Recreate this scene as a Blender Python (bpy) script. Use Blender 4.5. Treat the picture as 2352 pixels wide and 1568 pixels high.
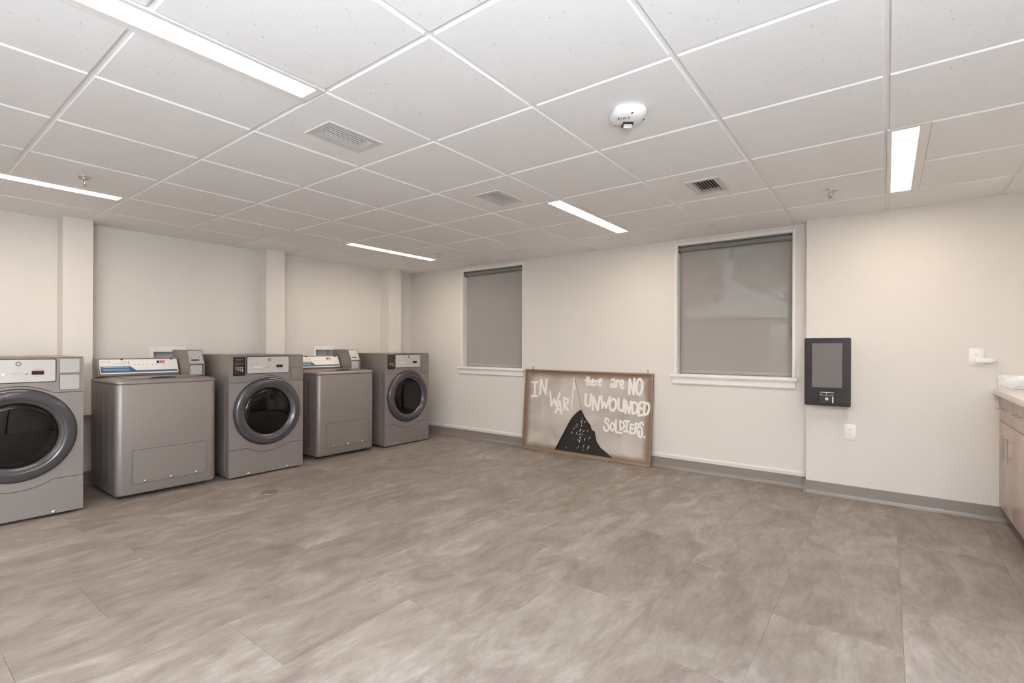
import bpy, bmesh, math, random
from mathutils import Vector, Matrix
PI=math.pi
sc=bpy.context.scene
for o in list(bpy.data.objects): bpy.data.objects.remove(o)
COL=sc.collection
# ------------------------------------------------------------------ camera, world, light
CH=1.172; CZ=2.216; YAW=.6491; ROLL=.0034
cam_d=bpy.data.cameras.new('camera'); cam=bpy.data.objects.new('camera',cam_d); COL.objects.link(cam)
cam_d.sensor_width=36; cam_d.lens=1139.45/2352*36; cam_d.shift_x=.00145; cam_d.shift_y=.00585
cam_d.clip_start=.02; cam_d.clip_end=200
cam.matrix_world=Matrix.Translation((0,0,CH))@Matrix.Rotation(YAW,4,'Z')@Matrix.Rotation(PI/2,4,'X')@Matrix.Rotation(ROLL,4,'Z')
sc.camera=cam
LAMP=36.0          # emission of the ceiling diffusers
LAMP_COL=(1.0,.85,.70)
FLASH=1980.0
w=bpy.data.worlds.new('world'); sc.world=w; w.use_nodes=True
bg=w.node_tree.nodes['Background']
sky=w.node_tree.nodes.new('ShaderNodeTexSky'); sky.sky_type='NISHITA'; sky.sun_elevation=math.radians(48); sky.sun_rotation=math.radians(200); sky.sun_disc=False
w.node_tree.links.new(sky.outputs[0],bg.inputs[0]); bg.inputs[1].default_value=.5
fl=bpy.data.lights.new('bounce_flash','SPOT'); fl.energy=FLASH; fl.color=(.74,.87,1.0); fl.shadow_soft_size=.12
fl.spot_size=math.radians(165); fl.spot_blend=1.0
flo=bpy.data.objects.new('bounce_flash',fl); COL.objects.link(flo); flo.location=(.72,-1.35,.95); flo.rotation_euler=(PI,0,0)
vs=sc.view_settings; vs.view_transform='Standard'; vs.look='None'; vs.gamma=1.0; vs.use_curve_mapping=False; vs.exposure=0.12

# ------------------------------------------------------------------ materials
M={}
def nt(name):
    m=bpy.data.materials.new(name); m.use_nodes=True
    n=m.node_tree; b=n.nodes['Principled BSDF']
    return m,n,b
def N(n,t,**k):
    x=n.nodes.new(t)
    for a,v in k.items(): setattr(x,a,v)
    return x
def simple(name,col,rough=.5,metal=0,bump=0,bscale=200,var=0,emit=None,es=1,coat=0,spec=None,alpha=None):
    m,n,b=nt(name); L=n.links.new
    b.inputs['Base Color'].default_value=(*col,1); b.inputs['Roughness'].default_value=rough; b.inputs['Metallic'].default_value=metal
    if coat: b.inputs['Coat Weight'].default_value=coat; b.inputs['Coat Roughness'].default_value=.08
    if spec is not None: b.inputs['Specular IOR Level'].default_value=spec
    if emit: b.inputs['Emission Color'].default_value=(*emit,1); b.inputs['Emission Strength'].default_value=es
    g=N(n,'ShaderNodeNewGeometry')
    if var:
        no=N(n,'ShaderNodeTexNoise'); no.inputs['Scale'].default_value=3; no.inputs['Detail'].default_value=4
        L(g.outputs['Position'],no.inputs['Vector'])
        mx=N(n,'ShaderNodeMix',data_type='RGBA'); mx.inputs[6].default_value=(*[c*(1-var) for c in col],1); mx.inputs[7].default_value=(*[min(1,c*(1+var)) for c in col],1)
        L(no.outputs[0],mx.inputs[0]); L(mx.outputs[2],b.inputs['Base Color'])
    if bump:
        no=N(n,'ShaderNodeTexNoise'); no.inputs['Scale'].default_value=bscale; no.inputs['Detail'].default_value=3
        L(g.outputs['Position'],no.inputs['Vector'])
        bp=N(n,'ShaderNodeBump'); bp.inputs['Strength'].default_value=bump; bp.inputs['Distance'].default_value=.002
        L(no.outputs[0],bp.inputs['Height']); L(bp.outputs[0],b.inputs['Normal'])
    M[name]=m; return m
simple('wall_paint',(.735,.692,.646),.55,bump=.25,bscale=120,var=.012)
simple('grid_white',(.88,.875,.87),.45)
simple('tile_edge_lit',(.97,.965,.96),.7)  # whiter than the tile face, painting in the bright lit edge line
simple('trim_white',(.86,.845,.82),.32,bump=.05)
simple('base_grey',(.245,.212,.192),.38,bump=.05)
simple('machine_metal',(.285,.252,.235),.46,metal=.5,bump=.06,bscale=900,var=.01)
simple('channel_shade',(.15,.13,.12),.4,metal=.4)  # darker than the body: shade of the recessed channels put into colour
simple('machine_dark',(.055,.05,.048),.5)
simple('gasket_shade',(.012,.012,.012),.6)  # also colours the shade painted into dryer seams and the washer lid scoop
simple('panel_silver',(.66,.635,.62),.30,metal=.45)
simple('panel_white',(.80,.775,.74),.35)
simple('plate_bright',(.58,.57,.56),.3,metal=.5)
simple('blue_band',(.045,.115,.22),.35,var=.1)
simple('band_text',(.42,.52,.62),.5)
simple('print_grey',(.33,.31,.30),.6)
simple('print_dark',(.06,.05,.05),.6)
simple('ring_grey',(.055,.052,.057),.17,coat=.4)
simple('ring_inner',(.075,.072,.075),.16,coat=.4)
simple('drum_steel',(.42,.40,.38),.28,metal=.9)
simple('chrome',(.75,.72,.69),.16,metal=1)
simple('brushed_nickel',(.56,.53,.50),.3,metal=1)
simple('led_window',(.05,.006,.006),.15)
simple('led_digit',(.9,.2,.2),.5,emit=(1,.38,.36),es=1.6)
simple('reader_black',(.007,.006,.006),.35)
simple('reader_grey',(.085,.08,.08),.4)
simple('reader_dot',(.75,.74,.72),.4)
simple('plastic_white',(.86,.84,.82),.3)
simple('slot_black',(.01,.01,.01),.7)
simple('box_inside',(.55,.535,.54),.5)
simple('shade_roller',(.19,.18,.175),.6,bump=.2,bscale=1500)
simple('kiosk_body',(.72,.70,.68),.4)
simple('kiosk_front',(.022,.018,.019),.10,spec=.28)
simple('kiosk_screen',(.155,.14,.135),.12,spec=.3)
simple('kiosk_reader',(.012,.011,.011),.15)
simple('vent_white',(.66,.645,.63),.4)
simple('vent_dark',(.008,.008,.008),.8)
simple('fixture_white',(.85,.83,.80),.4)
simple('diffuser',(.9,.88,.85),.5,emit=LAMP_COL,es=LAMP)
simple('alarm_white',(.88,.88,.87),.28)
simple('strobe',(.62,.60,.58),.08,metal=.3,bump=.6,bscale=180)
simple('alarm_red',(.30,.06,.07),.5)
simple('wire_dark',(.05,.04,.035),.4,metal=.6)
simple('letter_paint',(.84,.80,.76),.7,bump=.3,bscale=90)
simple('paint_black',(.012,.010,.009),.7,bump=.3,bscale=80)
simple('pole_paint',(.20,.15,.12),.7)
simple('stone_top',(.78,.75,.71),.25,var=.04)
simple('drain_metal',(.26,.22,.19),.4,metal=.4)
simple('bark',(.10,.07,.05),.9,bump=.5,bscale=20)
simple('leaf',(.10,.16,.05),.6,var=.4)
simple('ground_wall',(.30,.28,.26),.9,var=.1)
simple('ground_out',(.20,.22,.13),.95,var=.3)
simple('cabinet_grey',(.55,.55,.55),.5)
simple('door_paint',(.60,.58,.55),.4)
simple('toe_dark',(.11,.085,.07),.5)
simple('frame_dark',(.05,.045,.045),.4)

def m_tile():
    m,n,b=nt('ceiling_tile'); L=n.links.new
    g=N(n,'ShaderNodeNewGeometry')
    v=N(n,'ShaderNodeTexVoronoi'); v.inputs['Scale'].default_value=75; v.inputs['Randomness'].default_value=1
    L(g.outputs['Position'],v.inputs['Vector'])
    r=N(n,'ShaderNodeTexNoise'); r.inputs['Scale'].default_value=38; L(g.outputs['Position'],r.inputs['Vector'])
    mr=N(n,'ShaderNodeMapRange'); mr.inputs[1].default_value=.56; mr.inputs[2].default_value=.66; mr.inputs[3].default_value=.0; mr.inputs[4].default_value=.205
    L(r.outputs[0],mr.inputs[0])
    lt=N(n,'ShaderNodeMath',operation='LESS_THAN'); L(v.outputs['Distance'],lt.inputs[0]); L(mr.outputs[0],lt.inputs[1])
    mx=N(n,'ShaderNodeMix',data_type='RGBA'); mx.inputs[6].default_value=(.90,.895,.89,1); mx.inputs[7].default_value=(.52,.51,.505,1)
    L(lt.outputs[0],mx.inputs[0]); L(mx.outputs[2],b.inputs['Base Color']); b.inputs['Roughness'].default_value=.85
    no=N(n,'ShaderNodeTexNoise'); no.inputs['Scale'].default_value=260; L(g.outputs['Position'],no.inputs['Vector'])
    bp=N(n,'ShaderNodeBump'); bp.inputs['Strength'].default_value=.25; bp.inputs['Distance'].default_value=.002
    L(no.outputs[0],bp.inputs['Height']); L(bp.outputs[0],b.inputs['Normal']); M['ceiling_tile']=m
m_tile()
def m_floor():
    m,n,b=nt('floor_plank'); L=n.links.new
    g=N(n,'ShaderNodeNewGeometry'); oi=N(n,'ShaderNodeObjectInfo')
    mu=N(n,'ShaderNodeVectorMath',operation='SCALE'); mu.inputs['Scale'].default_value=37.0
    cx=N(n,'ShaderNodeCombineXYZ'); 
    for i in range(3): L(oi.outputs['Random'],cx.inputs[i])
    L(cx.outputs[0],mu.inputs[0])
    ad=N(n,'ShaderNodeVectorMath',operation='ADD'); L(g.outputs['Position'],ad.inputs[0]); L(mu.outputs[0],ad.inputs[1])
    def noise(sx,sy,sc_,det,rgh,dist):
        mp=N(n,'ShaderNodeMapping'); mp.inputs['Scale'].default_value=(sx,sy,1); L(ad.outputs[0],mp.inputs[0])
        no=N(n,'ShaderNodeTexNoise'); no.inputs['Scale'].default_value=sc_; no.inputs['Detail'].default_value=det; no.inputs['Roughness'].default_value=rgh; no.inputs['Distortion'].default_value=dist
        L(mp.outputs[0],no.inputs[0]); return no
    a=noise(1.0,.46,4.6,9,.62,1.3); c=noise(1.9,.55,15,8,.68,.9); d=noise(1,1,2.0,3,.5,.3)
    m1=N(n,'ShaderNodeMath',operation='MULTIPLY_ADD'); m1.inputs[1].default_value=.36; L(c.outputs[0],m1.inputs[0])
    m2=N(n,'ShaderNodeMath',operation='MULTIPLY'); m2.inputs[1].default_value=.64; L(a.outputs[0],m2.inputs[0]); L(m2.outputs[0],m1.inputs[2])
    ra=N(n,'ShaderNodeMath',operation='MULTIPLY_ADD'); ra.inputs[1].default_value=.065; ra.inputs[2].default_value=-.032; L(oi.outputs['Random'],ra.inputs[0])
    sm=N(n,'ShaderNodeMath',operation='ADD'); L(m1.outputs[0],sm.inputs[0]); L(ra.outputs[0],sm.inputs[1])
    cr=N(n,'ShaderNodeValToRGB'); e=cr.color_ramp.elements
    e[0].position=.33; e[0].color=(.165,.132,.112,1); e[1].position=.68; e[1].color=(.385,.342,.315,1)
    x=e.new(.48); x.color=(.24,.202,.178,1)
    x=e.new(.57); x.color=(.295,.255,.23,1)
    L(sm.outputs[0],cr.inputs[0]); L(cr.outputs[0],b.inputs['Base Color'])
    b.inputs['Roughness'].default_value=.46; b.inputs['Specular IOR Level'].default_value=.4
    bp=N(n,'ShaderNodeBump'); bp.inputs['Strength'].default_value=.08; bp.inputs['Distance'].default_value=.003; L(c.outputs[0],bp.inputs['Height']); L(bp.outputs[0],b.inputs['Normal'])
    M['floor_plank']=m
m_floor()
def m_wood(name,c1,c2,sc_=(1,30,1),axis='Z',rough=.45):
    m,n,b=nt(name); L=n.links.new
    g=N(n,'ShaderNodeNewGeometry'); mp=N(n,'ShaderNodeMapping'); mp.inputs['Scale'].default_value=sc_; L(g.outputs['Position'],mp.inputs[0])
    no=N(n,'ShaderNodeTexNoise'); no.inputs['Scale'].default_value=3; no.inputs['Detail'].default_value=6; L(mp.outputs[0],no.inputs[0])
    mx=N(n,'ShaderNodeMix',data_type='RGBA'); mx.inputs[6].default_value=(*c1,1); mx.inputs[7].default_value=(*c2,1); L(no.outputs[0],mx.inputs[0])
    L(mx.outputs[2],b.inputs['Base Color']); b.inputs['Roughness'].default_value=rough; M[name]=m
m_wood('cabinet_laminate',(.46,.365,.31),(.56,.455,.39),(1,14,1.2),rough=.3)
m_wood('sign_frame_wood',(.19,.12,.075),(.34,.23,.145),(3,3,9),rough=.6)
def m_marble():
    m,n,b=nt('marble'); L=n.links.new
    g=N(n,'ShaderNodeNewGeometry'); no=N(n,'ShaderNodeTexNoise'); no.inputs['Scale'].default_value=14; no.inputs['Detail'].default_value=5; no.inputs['Distortion'].default_value=1.6
    L(g.outputs['Position'],no.inputs[0]); cr=N(n,'ShaderNodeValToRGB'); e=cr.color_ramp.elements
    e[0].position=.44; e[0].color=(.82,.81,.80,1); e[1].position=.62; e[1].color=(.62,.61,.62,1)
    L(no.outputs[0],cr.inputs[0]); L(cr.outputs[0],b.inputs['Base Color']); b.inputs['Roughness'].default_value=.2; M['marble']=m
m_marble()
def m_glass(name,tint,gl=.06,fac_trans=.9,rough=.02,ior=1.5):
    m=bpy.data.materials.new(name); m.use_nodes=True; n=m.node_tree; n.nodes.clear(); L=n.links.new
    out=N(n,'ShaderNodeOutputMaterial'); tr=N(n,'ShaderNodeBsdfTransparent'); tr.inputs[0].default_value=(*tint,1)
    gs=N(n,'ShaderNodeBsdfGlossy'); gs.inputs['Roughness'].default_value=rough
    fr=N(n,'ShaderNodeFresnel'); fr.inputs[0].default_value=ior
    mx=N(n,'ShaderNodeMixShader'); L(fr.outputs[0],mx.inputs[0]); L(tr.outputs[0],mx.inputs[1]); L(gs.outputs[0],mx.inputs[2])
    L(mx.outputs[0],out.inputs[0]); M[name]=m
m_glass('door_glass',(.12,.11,.105),ior=1.5); m_glass('clear_glass',(.86,.9,.88)); m_glass('lens_clear',(.8,.8,.8),rough=.1)
def m_shade():
    m=bpy.data.materials.new('shade_fabric'); m.use_nodes=True; n=m.node_tree; b=n.nodes['Principled BSDF']; L=n.links.new
    out=n.nodes['Material Output']; b.inputs['Base Color'].default_value=(.385,.355,.335,1); b.inputs['Roughness'].default_value=.8
    tr=N(n,'ShaderNodeBsdfTransparent'); mx=N(n,'ShaderNodeMixShader'); mx.inputs[0].default_value=.17
    L(b.outputs[0],mx.inputs[1]); L(tr.outputs[0],mx.inputs[2]); L(mx.outputs[0],out.inputs[0]); M['shade_fabric']=m
    g=N(n,'ShaderNodeNewGeometry'); wv=N(n,'ShaderNodeTexNoise'); wv.inputs['Scale'].default_value=900; L(g.outputs['Position'],wv.inputs[0])
    bp=N(n,'ShaderNodeBump'); bp.inputs['Strength'].default_value=.2; bp.inputs['Distance'].default_value=.001; L(wv.outputs[0],bp.inputs['Height']); L(bp.outputs[0],b.inputs['Normal'])
m_shade()
def m_board():
    # painted board: grey cloudy field, brown rusty border that follows the edge (object coordinates: x along, z up)
    m,n,b=nt('sign_face'); L=n.links.new
    tc=N(n,'ShaderNodeTexCoord'); sp=N(n,'ShaderNodeSeparateXYZ'); L(tc.outputs['Object'],sp.inputs[0])
    def mth(op,a,bb=None,c=None):
        x=N(n,'ShaderNodeMath',operation=op)
        for i,v in enumerate((a,bb,c)):
            if v is None: continue
            if isinstance(v,(int,float)): x.inputs[i].default_value=v
            else: L(v,x.inputs[i])
        return x.outputs[0]
    ax=mth('SUBTRACT',.774,mth('ABSOLUTE',sp.outputs[0]))
    az=mth('SUBTRACT',.46,mth('ABSOLUTE',mth('SUBTRACT',sp.outputs[2],.46)))
    d=mth('MINIMUM',ax,az)
    no=N(n,'ShaderNodeTexNoise'); no.inputs['Scale'].default_value=5.5; no.inputs['Detail'].default_value=4; L(tc.outputs['Object'],no.inputs[0])
    d2=mth('ADD',d,mth('MULTIPLY_ADD',no.outputs[0],.07,-.035))
    mr=N(n,'ShaderNodeMapRange',interpolation_type='SMOOTHSTEP'); mr.inputs[1].default_value=.03; mr.inputs[2].default_value=.115; L(d2,mr.inputs[0])
    n2=N(n,'ShaderNodeTexNoise'); n2.inputs['Scale'].default_value=3.2; n2.inputs['Detail'].default_value=5; n2.inputs['Distortion'].default_value=.5; L(tc.outputs['Object'],n2.inputs[0])
    cr=N(n,'ShaderNodeValToRGB'); e=cr.color_ramp.elements
    e[0].position=.32; e[0].color=(.36,.31,.275,1); e[1].position=.68; e[1].color=(.58,.52,.465,1)
    L(n2.outputs[0],cr.inputs[0])
    # pale halo round the slanting pole (painted on)
    vx=mth('ADD',sp.outputs[0],.09); vz=mth('SUBTRACT',sp.outputs[2],.64)
    rr=mth('ADD',mth('MULTIPLY',vx,mth('MULTIPLY',vx,34.0)),mth('MULTIPLY',vz,mth('MULTIPLY',vz,9.0)))
    hal=mth('MULTIPLY',mth('POWER',2.718,mth('MULTIPLY',rr,-1.0)),.6)
    m0=N(n,'ShaderNodeMix',data_type='RGBA'); L(hal,m0.inputs[0]); L(cr.outputs[0],m0.inputs[6]); m0.inputs[7].default_value=(.62,.55,.49,1)
    mx=N(n,'ShaderNodeMix',data_type='RGBA'); mx.inputs[6].default_value=(.215,.145,.095,1); L(mr.outputs[0],mx.inputs[0]); L(m0.outputs[2],mx.inputs[7])
    L(mx.outputs[2],b.inputs['Base Color']); b.inputs['Roughness'].default_value=.6; M['sign_face']=m
m_board()

# ------------------------------------------------------------------ mesh helpers
def BM(): return bmesh.new()
def box(bm,x0,x1,y0,y1,z0,z1,bev=0,seg=2):
    g=bmesh.ops.create_cube(bm,size=1,matrix=Matrix.Translation(((x0+x1)/2,(y0+y1)/2,(z0+z1)/2))@Matrix.Diagonal((abs(x1-x0),abs(y1-y0),abs(z1-z0),1)))
    if bev:
        es={e for v in g['verts'] for e in v.link_edges}
        bmesh.ops.bevel(bm,geom=list(es),offset=bev,segments=seg,profile=.5,affect='EDGES')
    return g['verts']
AX={'x':lambda u,v,a:(a,u,v),'y':lambda u,v,a:(u,a,v),'z':lambda u,v,a:(u,v,a)}
def prism(bm,pts,ax,a0,a1):
    f=AX[ax]
    A=[bm.verts.new(f(u,v,a0)) for u,v in pts]; B=[bm.verts.new(f(u,v,a1)) for u,v in pts]
    n=len(pts); bm.faces.new(A); bm.faces.new(B[::-1])
    for i in range(n): bm.faces.new((A[i],B[i],B[(i+1)%n],A[(i+1)%n]))
def flat(bm,pts,ax,a):
    f=AX[ax]; bm.faces.new([bm.verts.new(f(u,v,a)) for u,v in pts])
def rrect(u0,u1,v0,v1,r,n=5):
    P=[]
    for cx,cy,a0 in ((u1-r,v1-r,0),(u0+r,v1-r,90),(u0+r,v0+r,180),(u1-r,v0+r,270)):
        for i in range(n+1):
            a=math.radians(a0+90*i/n); P.append((cx+r*math.cos(a),cy+r*math.sin(a)))
    return P
def lathe(bm,prof,c,ax='x',n=48,close=False):
    """prof: (radius, height along axis)"""
    rings=[]
    for r,h in prof:
        ring=[]
        for i in range(n):
            a=2*PI*i/n; u,v=r*math.cos(a),r*math.sin(a)
            if ax=='x': p=(c[0]+h,c[1]+u,c[2]+v)
            elif ax=='y': p=(c[0]+u,c[1]+h,c[2]+v)
            else: p=(c[0]+u,c[1]+v,c[2]+h)
            ring.append(bm.verts.new(p))
        rings.append(ring)
    for k in range(len(rings)-1):
        for i in range(n): bm.faces.new((rings[k][i],rings[k][(i+1)%n],rings[k+1][(i+1)%n],rings[k+1][i]))
    if close:
        bm.faces.new(rings[0]); bm.faces.new(rings[-1][::-1])
def tube(bm,pts,r,n=8,caps=True):
    pts=[Vector(p) for p in pts]; rings=[]
    up=Vector((0,0,1))
    for i,p in enumerate(pts):
        t=(pts[min(i+1,len(pts)-1)]-pts[max(i-1,0)]).normalized()
        a=t.cross(up)
        if a.length<.05: a=t.cross(Vector((1,0,0)))
        a.normalize(); b=t.cross(a)
        rr=r[i] if isinstance(r,(list,tuple)) else r
        rings.append([bm.verts.new(p+a*rr*math.cos(2*PI*k/n)+b*rr*math.sin(2*PI*k/n)) for k in range(n)])
    for j in range(len(rings)-1):
        for k in range(n): bm.faces.new((rings[j][k],rings[j][(k+1)%n],rings[j+1][(k+1)%n],rings[j+1][k]))
    if caps: bm.faces.new(rings[0]); bm.faces.new(rings[-1][::-1])
def spline(P,n=8):
    P=[Vector(p) for p in P]; out=[]
    for i in range(len(P)-1):
        a,b,c,d=P[max(i-1,0)],P[i],P[i+1],P[min(i+2,len(P)-1)]
        for k in range(n):
            t=k/n; out.append(.5*((2*b)+(c-a)*t+(2*a-5*b+4*c-d)*t*t+(3*b-a-3*c+d)*t**3))
    out.append(P[-1]); return out
STUFF={'printed_marks','screw_slots','seam_shadow_strip','buttons','indicator_dots','band_lettering','digits','reader_slots','reader_keys','terminal_trim','cash_door_gap','coin_slot','painted_flecks'}
def obj(name,bm,mat,parent=None,smooth=False,auto=False,**props):
    bmesh.ops.recalc_face_normals(bm,faces=bm.faces)
    me=bpy.data.meshes.new(name); bm.to_mesh(me); bm.free()
    mats=mat if isinstance(mat,(list,tuple)) else [mat]
    for x in mats: me.materials.append(M[x])
    if smooth:
        for p in me.polygons: p.use_smooth=True
        if auto:
            me.set_sharp_from_angle(angle=math.radians(32))
    o=bpy.data.objects.new(name,me); COL.objects.link(o)
    if parent: o.parent=parent
    if name in STUFF: o['kind']='stuff'
    for k,v in props.items(): o[k]=v
    return o
def thing(name,label,cat,loc=(0,0,0),group=None):
    o=bpy.data.objects.new(name,None); COL.objects.link(o); o.location=loc; o.empty_display_size=.1
    o['label']=label; o['category']=cat
    if group: o['group']=group
    return o
def child(name,me,parent,loc=(0,0,0)):
    o=bpy.data.objects.new(name,me); COL.objects.link(o); o.parent=parent; o.location=loc; return o
def copy_tree(o,parent=None,skip=()):
    c=o.copy(); COL.objects.link(c)
    if parent is not None: c.parent=parent
    for ch in list(o.children):
        if ch.name.split('.')[0] in skip: continue
        copy_tree(ch,c,skip)
    return c
def bxo(name,x0,x1,y0,y1,z0,z1,mat,parent=None,bev=0,**p):
    bm=BM(); box(bm,x0,x1,y0,y1,z0,z1,bev); return obj(name,bm,mat,parent,smooth=bool(bev),auto=True,**p)
def mesh_of(o):
    me=o.data; bpy.data.objects.remove(o); return me
S='structure'
XL=-5.45; YB=4.80; YB2=4.695; XR=1.26; YF=-3.2; XJ=-.525     # left wall, back wall, projecting back wall, right wall, front wall, jog

# ------------------------------------------------------------------ floor
floor=bxo('floor',XL-.1,XR+.1,YF-.1,YB+.1,-.12,-.006,'machine_dark',kind=S)
PW,PL=.4557,.914
random.seed(5)
cols={}   # joint offset per column (y of one end joint)
known={-1:2.45,-2:1.845,-3:2.15,-4:1.55,-5:1.866,-6:1.25,-7:1.57,-8:.96,-9:2.197,0:2.9}
pm={}
for k in range(-13,4):
    x0=.055+k*PW; x1=x0+PW; x0c=max(x0,XL); x1c=min(x1,XR)
    if x1c-x0c<.02: continue
    y=known.get(k,random.random()*PL); 
    while y>YF: y-=PL
    while y<YB:
        a=max(y,YF); b=min(y+PL,YB)
        if b-a>.01:
            key=(round(x1c-x0c,3),round(b-a,3))
            if key not in pm:
                g=.0005; bm=BM(); box(bm,-key[0]/2+g,key[0]/2-g,-key[1]/2+g,key[1]/2-g,-.006,0)
                pm[key]=mesh_of(obj('floor_plank',bm,'floor_plank'))
            child('floor_plank',pm[key],floor,((x0c+x1c)/2,(a+b)/2,0))
        y+=PL

# ------------------------------------------------------------------ walls
def wall(name,ax,a0,a1,u0,u1,v0,v1,holes=(),mat='wall_paint'):
    us=sorted({u0,u1}|{h[0] for h in holes}|{h[1] for h in holes}); vs_=sorted({v0,v1}|{h[2] for h in holes}|{h[3] for h in holes})
    bm=BM()
    for i in range(len(us)-1):
        for j in range(len(vs_)-1):
            uc,vc=(us[i]+us[i+1])/2,(vs_[j]+vs_[j+1])/2
            if any(h[0]<uc<h[1] and h[2]<vc<h[3] for h in holes): continue
            if ax=='x': box(bm,a0,a1,us[i],us[i+1],vs_[j],vs_[j+1])
            else: box(bm,us[i],us[i+1],a0,a1,vs_[j],vs_[j+1])
    bmesh.ops.remove_doubles(bm,verts=bm.verts,dist=1e-5)
    # drop interior coincident faces
    seen={}
    for f in bm.faces: seen.setdefault(tuple(sorted(v.index for v in f.verts)) if False else tuple(sorted(id(v) for v in f.verts)),[]).append(f)
    dead=[f for fs in seen.values() if len(fs)>1 for f in fs]
    bmesh.ops.delete(bm,geom=dead,context='FACES_ONLY')
    return obj(name,bm,mat,kind=S)
HB=[(1.672,1.908,.965,1.120),(3.322,3.538,.965,1.137)]      # hookup box openings in the left wall
W1=(-4.434,-3.464,.925,2.165); W2=(-1.622,-.636,.925,2.165)
wall('wall_left','x',XL-.16,XL,YF-.1,YB+.2,-.006,CZ+.2,HB)
wall('wall_back','y',YB,YB+.2,XL,XJ+.02,-.006,CZ+.2,[W1,W2])
wall('wall_back_right','y',YB2,YB+.2,XJ,XR,-.006,CZ+.2)
wall('wall_right','x',XR,XR+.16,YF-.1,YB+.2,-.006,CZ+.2,[(.15,1.07,-.006,2.03)])
wall('wall_front','y',YF-.16,YF,XL,XR,-.006,CZ+.2)
# pipe chases on the left wall
def chase(y0,y1,z0):
    return bxo('wall_chase',XL,-5.272,y0,y1,z0,CZ+.02,'wall_paint',kind=S)
chase(.998,1.189,.601); chase(2.637,2.842,0); chase(4.273,4.482,0)
# plaster lip that sits just above the base on the back wall
bm=BM(); prism(bm,[(YB,.100),(YB-.008,.100),(YB-.010,.126),(YB,.142)],'x',XL,XJ); obj('trim_1',bm,'wall_paint',kind=S)
# cove base
def cove(name,ax,a,s,u0,u1):
    P=[(a,0),(a+s*.016,0),(a+s*.0155,.003),(a+s*.008,.012),(a+s*.004,.026),(a+s*.0035,.100),(a+s*.002,.102),(a,.102)]
    bm=BM(); prism(bm,P,'x' if ax=='y' else 'y',u0,u1)
    return obj(name,bm,'base_grey',smooth=False,kind=S)
cove('baseboard_back','y',YB,-1,XL,XJ); cove('baseboard_back_right','y',YB2,-1,XJ-.016,.684)
cove('baseboard_left','x',XL,1,YF,YB); 
cove('baseboard_jog','x',XJ,-1,YB2-.012,YB)
# door in the right wall, out of frame, mirrored in the dryer glass
d=bxo('door_1',XR+.03,XR+.07,.19,1.03,.004,1.99,'door_paint',kind=S)
bm=BM(); 
for a in ((.13,.19,0,2.05),(1.03,1.09,0,2.05),(.19,1.03,1.99,2.05)): box(bm,XR-.015,XR+.1,*a)
obj('door_frame',bm,'frame_dark',d)
bm=BM(); tube(bm,[(XR+.03,.27,1.0),(XR-.03,.27,1.0),(XR-.035,.38,1.0)],.01); obj('door_handle',bm,'brushed_nickel',d,smooth=True)

# ------------------------------------------------------------------ ceiling
ceil=bxo('ceiling',XL-.1,XR+.1,YF-.1,YB+.2,CZ+.06,CZ+.12,'wall_paint',kind=S)
T=.6096; GX0=-1.2227; GY0=1.1559
xs=sorted([GX0+j*T for j in range(-7,5) if XL<GX0+j*T<XR]); ys=sorted([GY0+j*T for j in range(-8,7) if YF<GY0+j*T<YB])
LX=.166 # light width
lights=[(-1.832-LX,-1.832,GY0-2*T,GY0),(-4.271-LX,-4.271,GY0-2*T,GY0),(-1.832-LX,-1.832,GY0+3*T,GY0+5*T),(-4.271-LX,-4.271,GY0+3*T,GY0+5*T),(-.003,-.003+LX,GY0+3*T,GY0+5*T)]
unseen=[(-.003,-.003+LX,GY0-2*T,GY0),(-1.832-LX,-1.832,GY0-6*T,GY0-4*T),(-4.271-LX,-4.271,GY0-6*T,GY0-4*T)]
BW=.024
tb={}
def gridbar(ax,c,a,b):
    key=(ax,round(b-a,3))
    if key not in tb:
        bm=BM()
        if ax=='y': box(bm,-BW/2,BW/2,0,b-a,.008,.012); box(bm,-.002,.002,0,b-a,.012,.045)
        else: box(bm,0,b-a,-BW/2,BW/2,.0078,.012); box(bm,0,b-a,-.002,.002,.012,.045)
        tb[key]=mesh_of(obj('grid_bar',bm,'grid_white'))
    child('grid_bar',tb[key],ceil,(c,a,CZ) if ax=='y' else (a,c,CZ))
for x in xs: gridbar('y',x,YF,YB)
for y in ys: gridbar('x',y,XL,XR)
tm={}
def tile(x0,x1,y0,y1):
    for v in vents:
        if x0<v[0]<x1 and y0<v[1]<y1: return vent_tile(x0+.011,x1-.011,y0+.011,y1-.011,v)
    g=.011
    X0=x0+(g if x0>XL else 0); X1=x1-(g if x1<XR else 0); Y0=y0+(g if y0>YF else 0); Y1=y1-(g if y1<YB else 0)
    if X1-X0<.03 or Y1-Y0<.03: return
    key=(round(X1-X0,3),round(Y1-Y0,3))
    if key not in tm:
        bm=BM(); a,b=key; h=.0085; e=.0015
        A=[bm.verts.new(p) for p in ((-a/2+e,-b/2+e,0),(a/2-e,-b/2+e,0),(a/2-e,b/2-e,0),(-a/2+e,b/2-e,0))]
        B=[bm.verts.new(p) for p in ((-a/2,-b/2,h),(a/2,-b/2,h),(a/2,b/2,h),(-a/2,b/2,h))]
        C=[bm.verts.new((v.co.x,v.co.y,.018)) for v in B]
        f=bm.faces.new(A); f.material_index=0
        for P,Q in ((A,B),(B,C)):
            for i in range(4): ff=bm.faces.new((P[i],P[(i+1)%4],Q[(i+1)%4],Q[i])); ff.material_index=1
        bm.faces.new(C[::-1])
        tm[key]=mesh_of(obj('ceiling_tile',bm,['ceiling_tile','tile_edge_lit']))
    child('ceiling_tile',tm[key],ceil,((X0+X1)/2,(Y0+Y1)/2,CZ))
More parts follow.
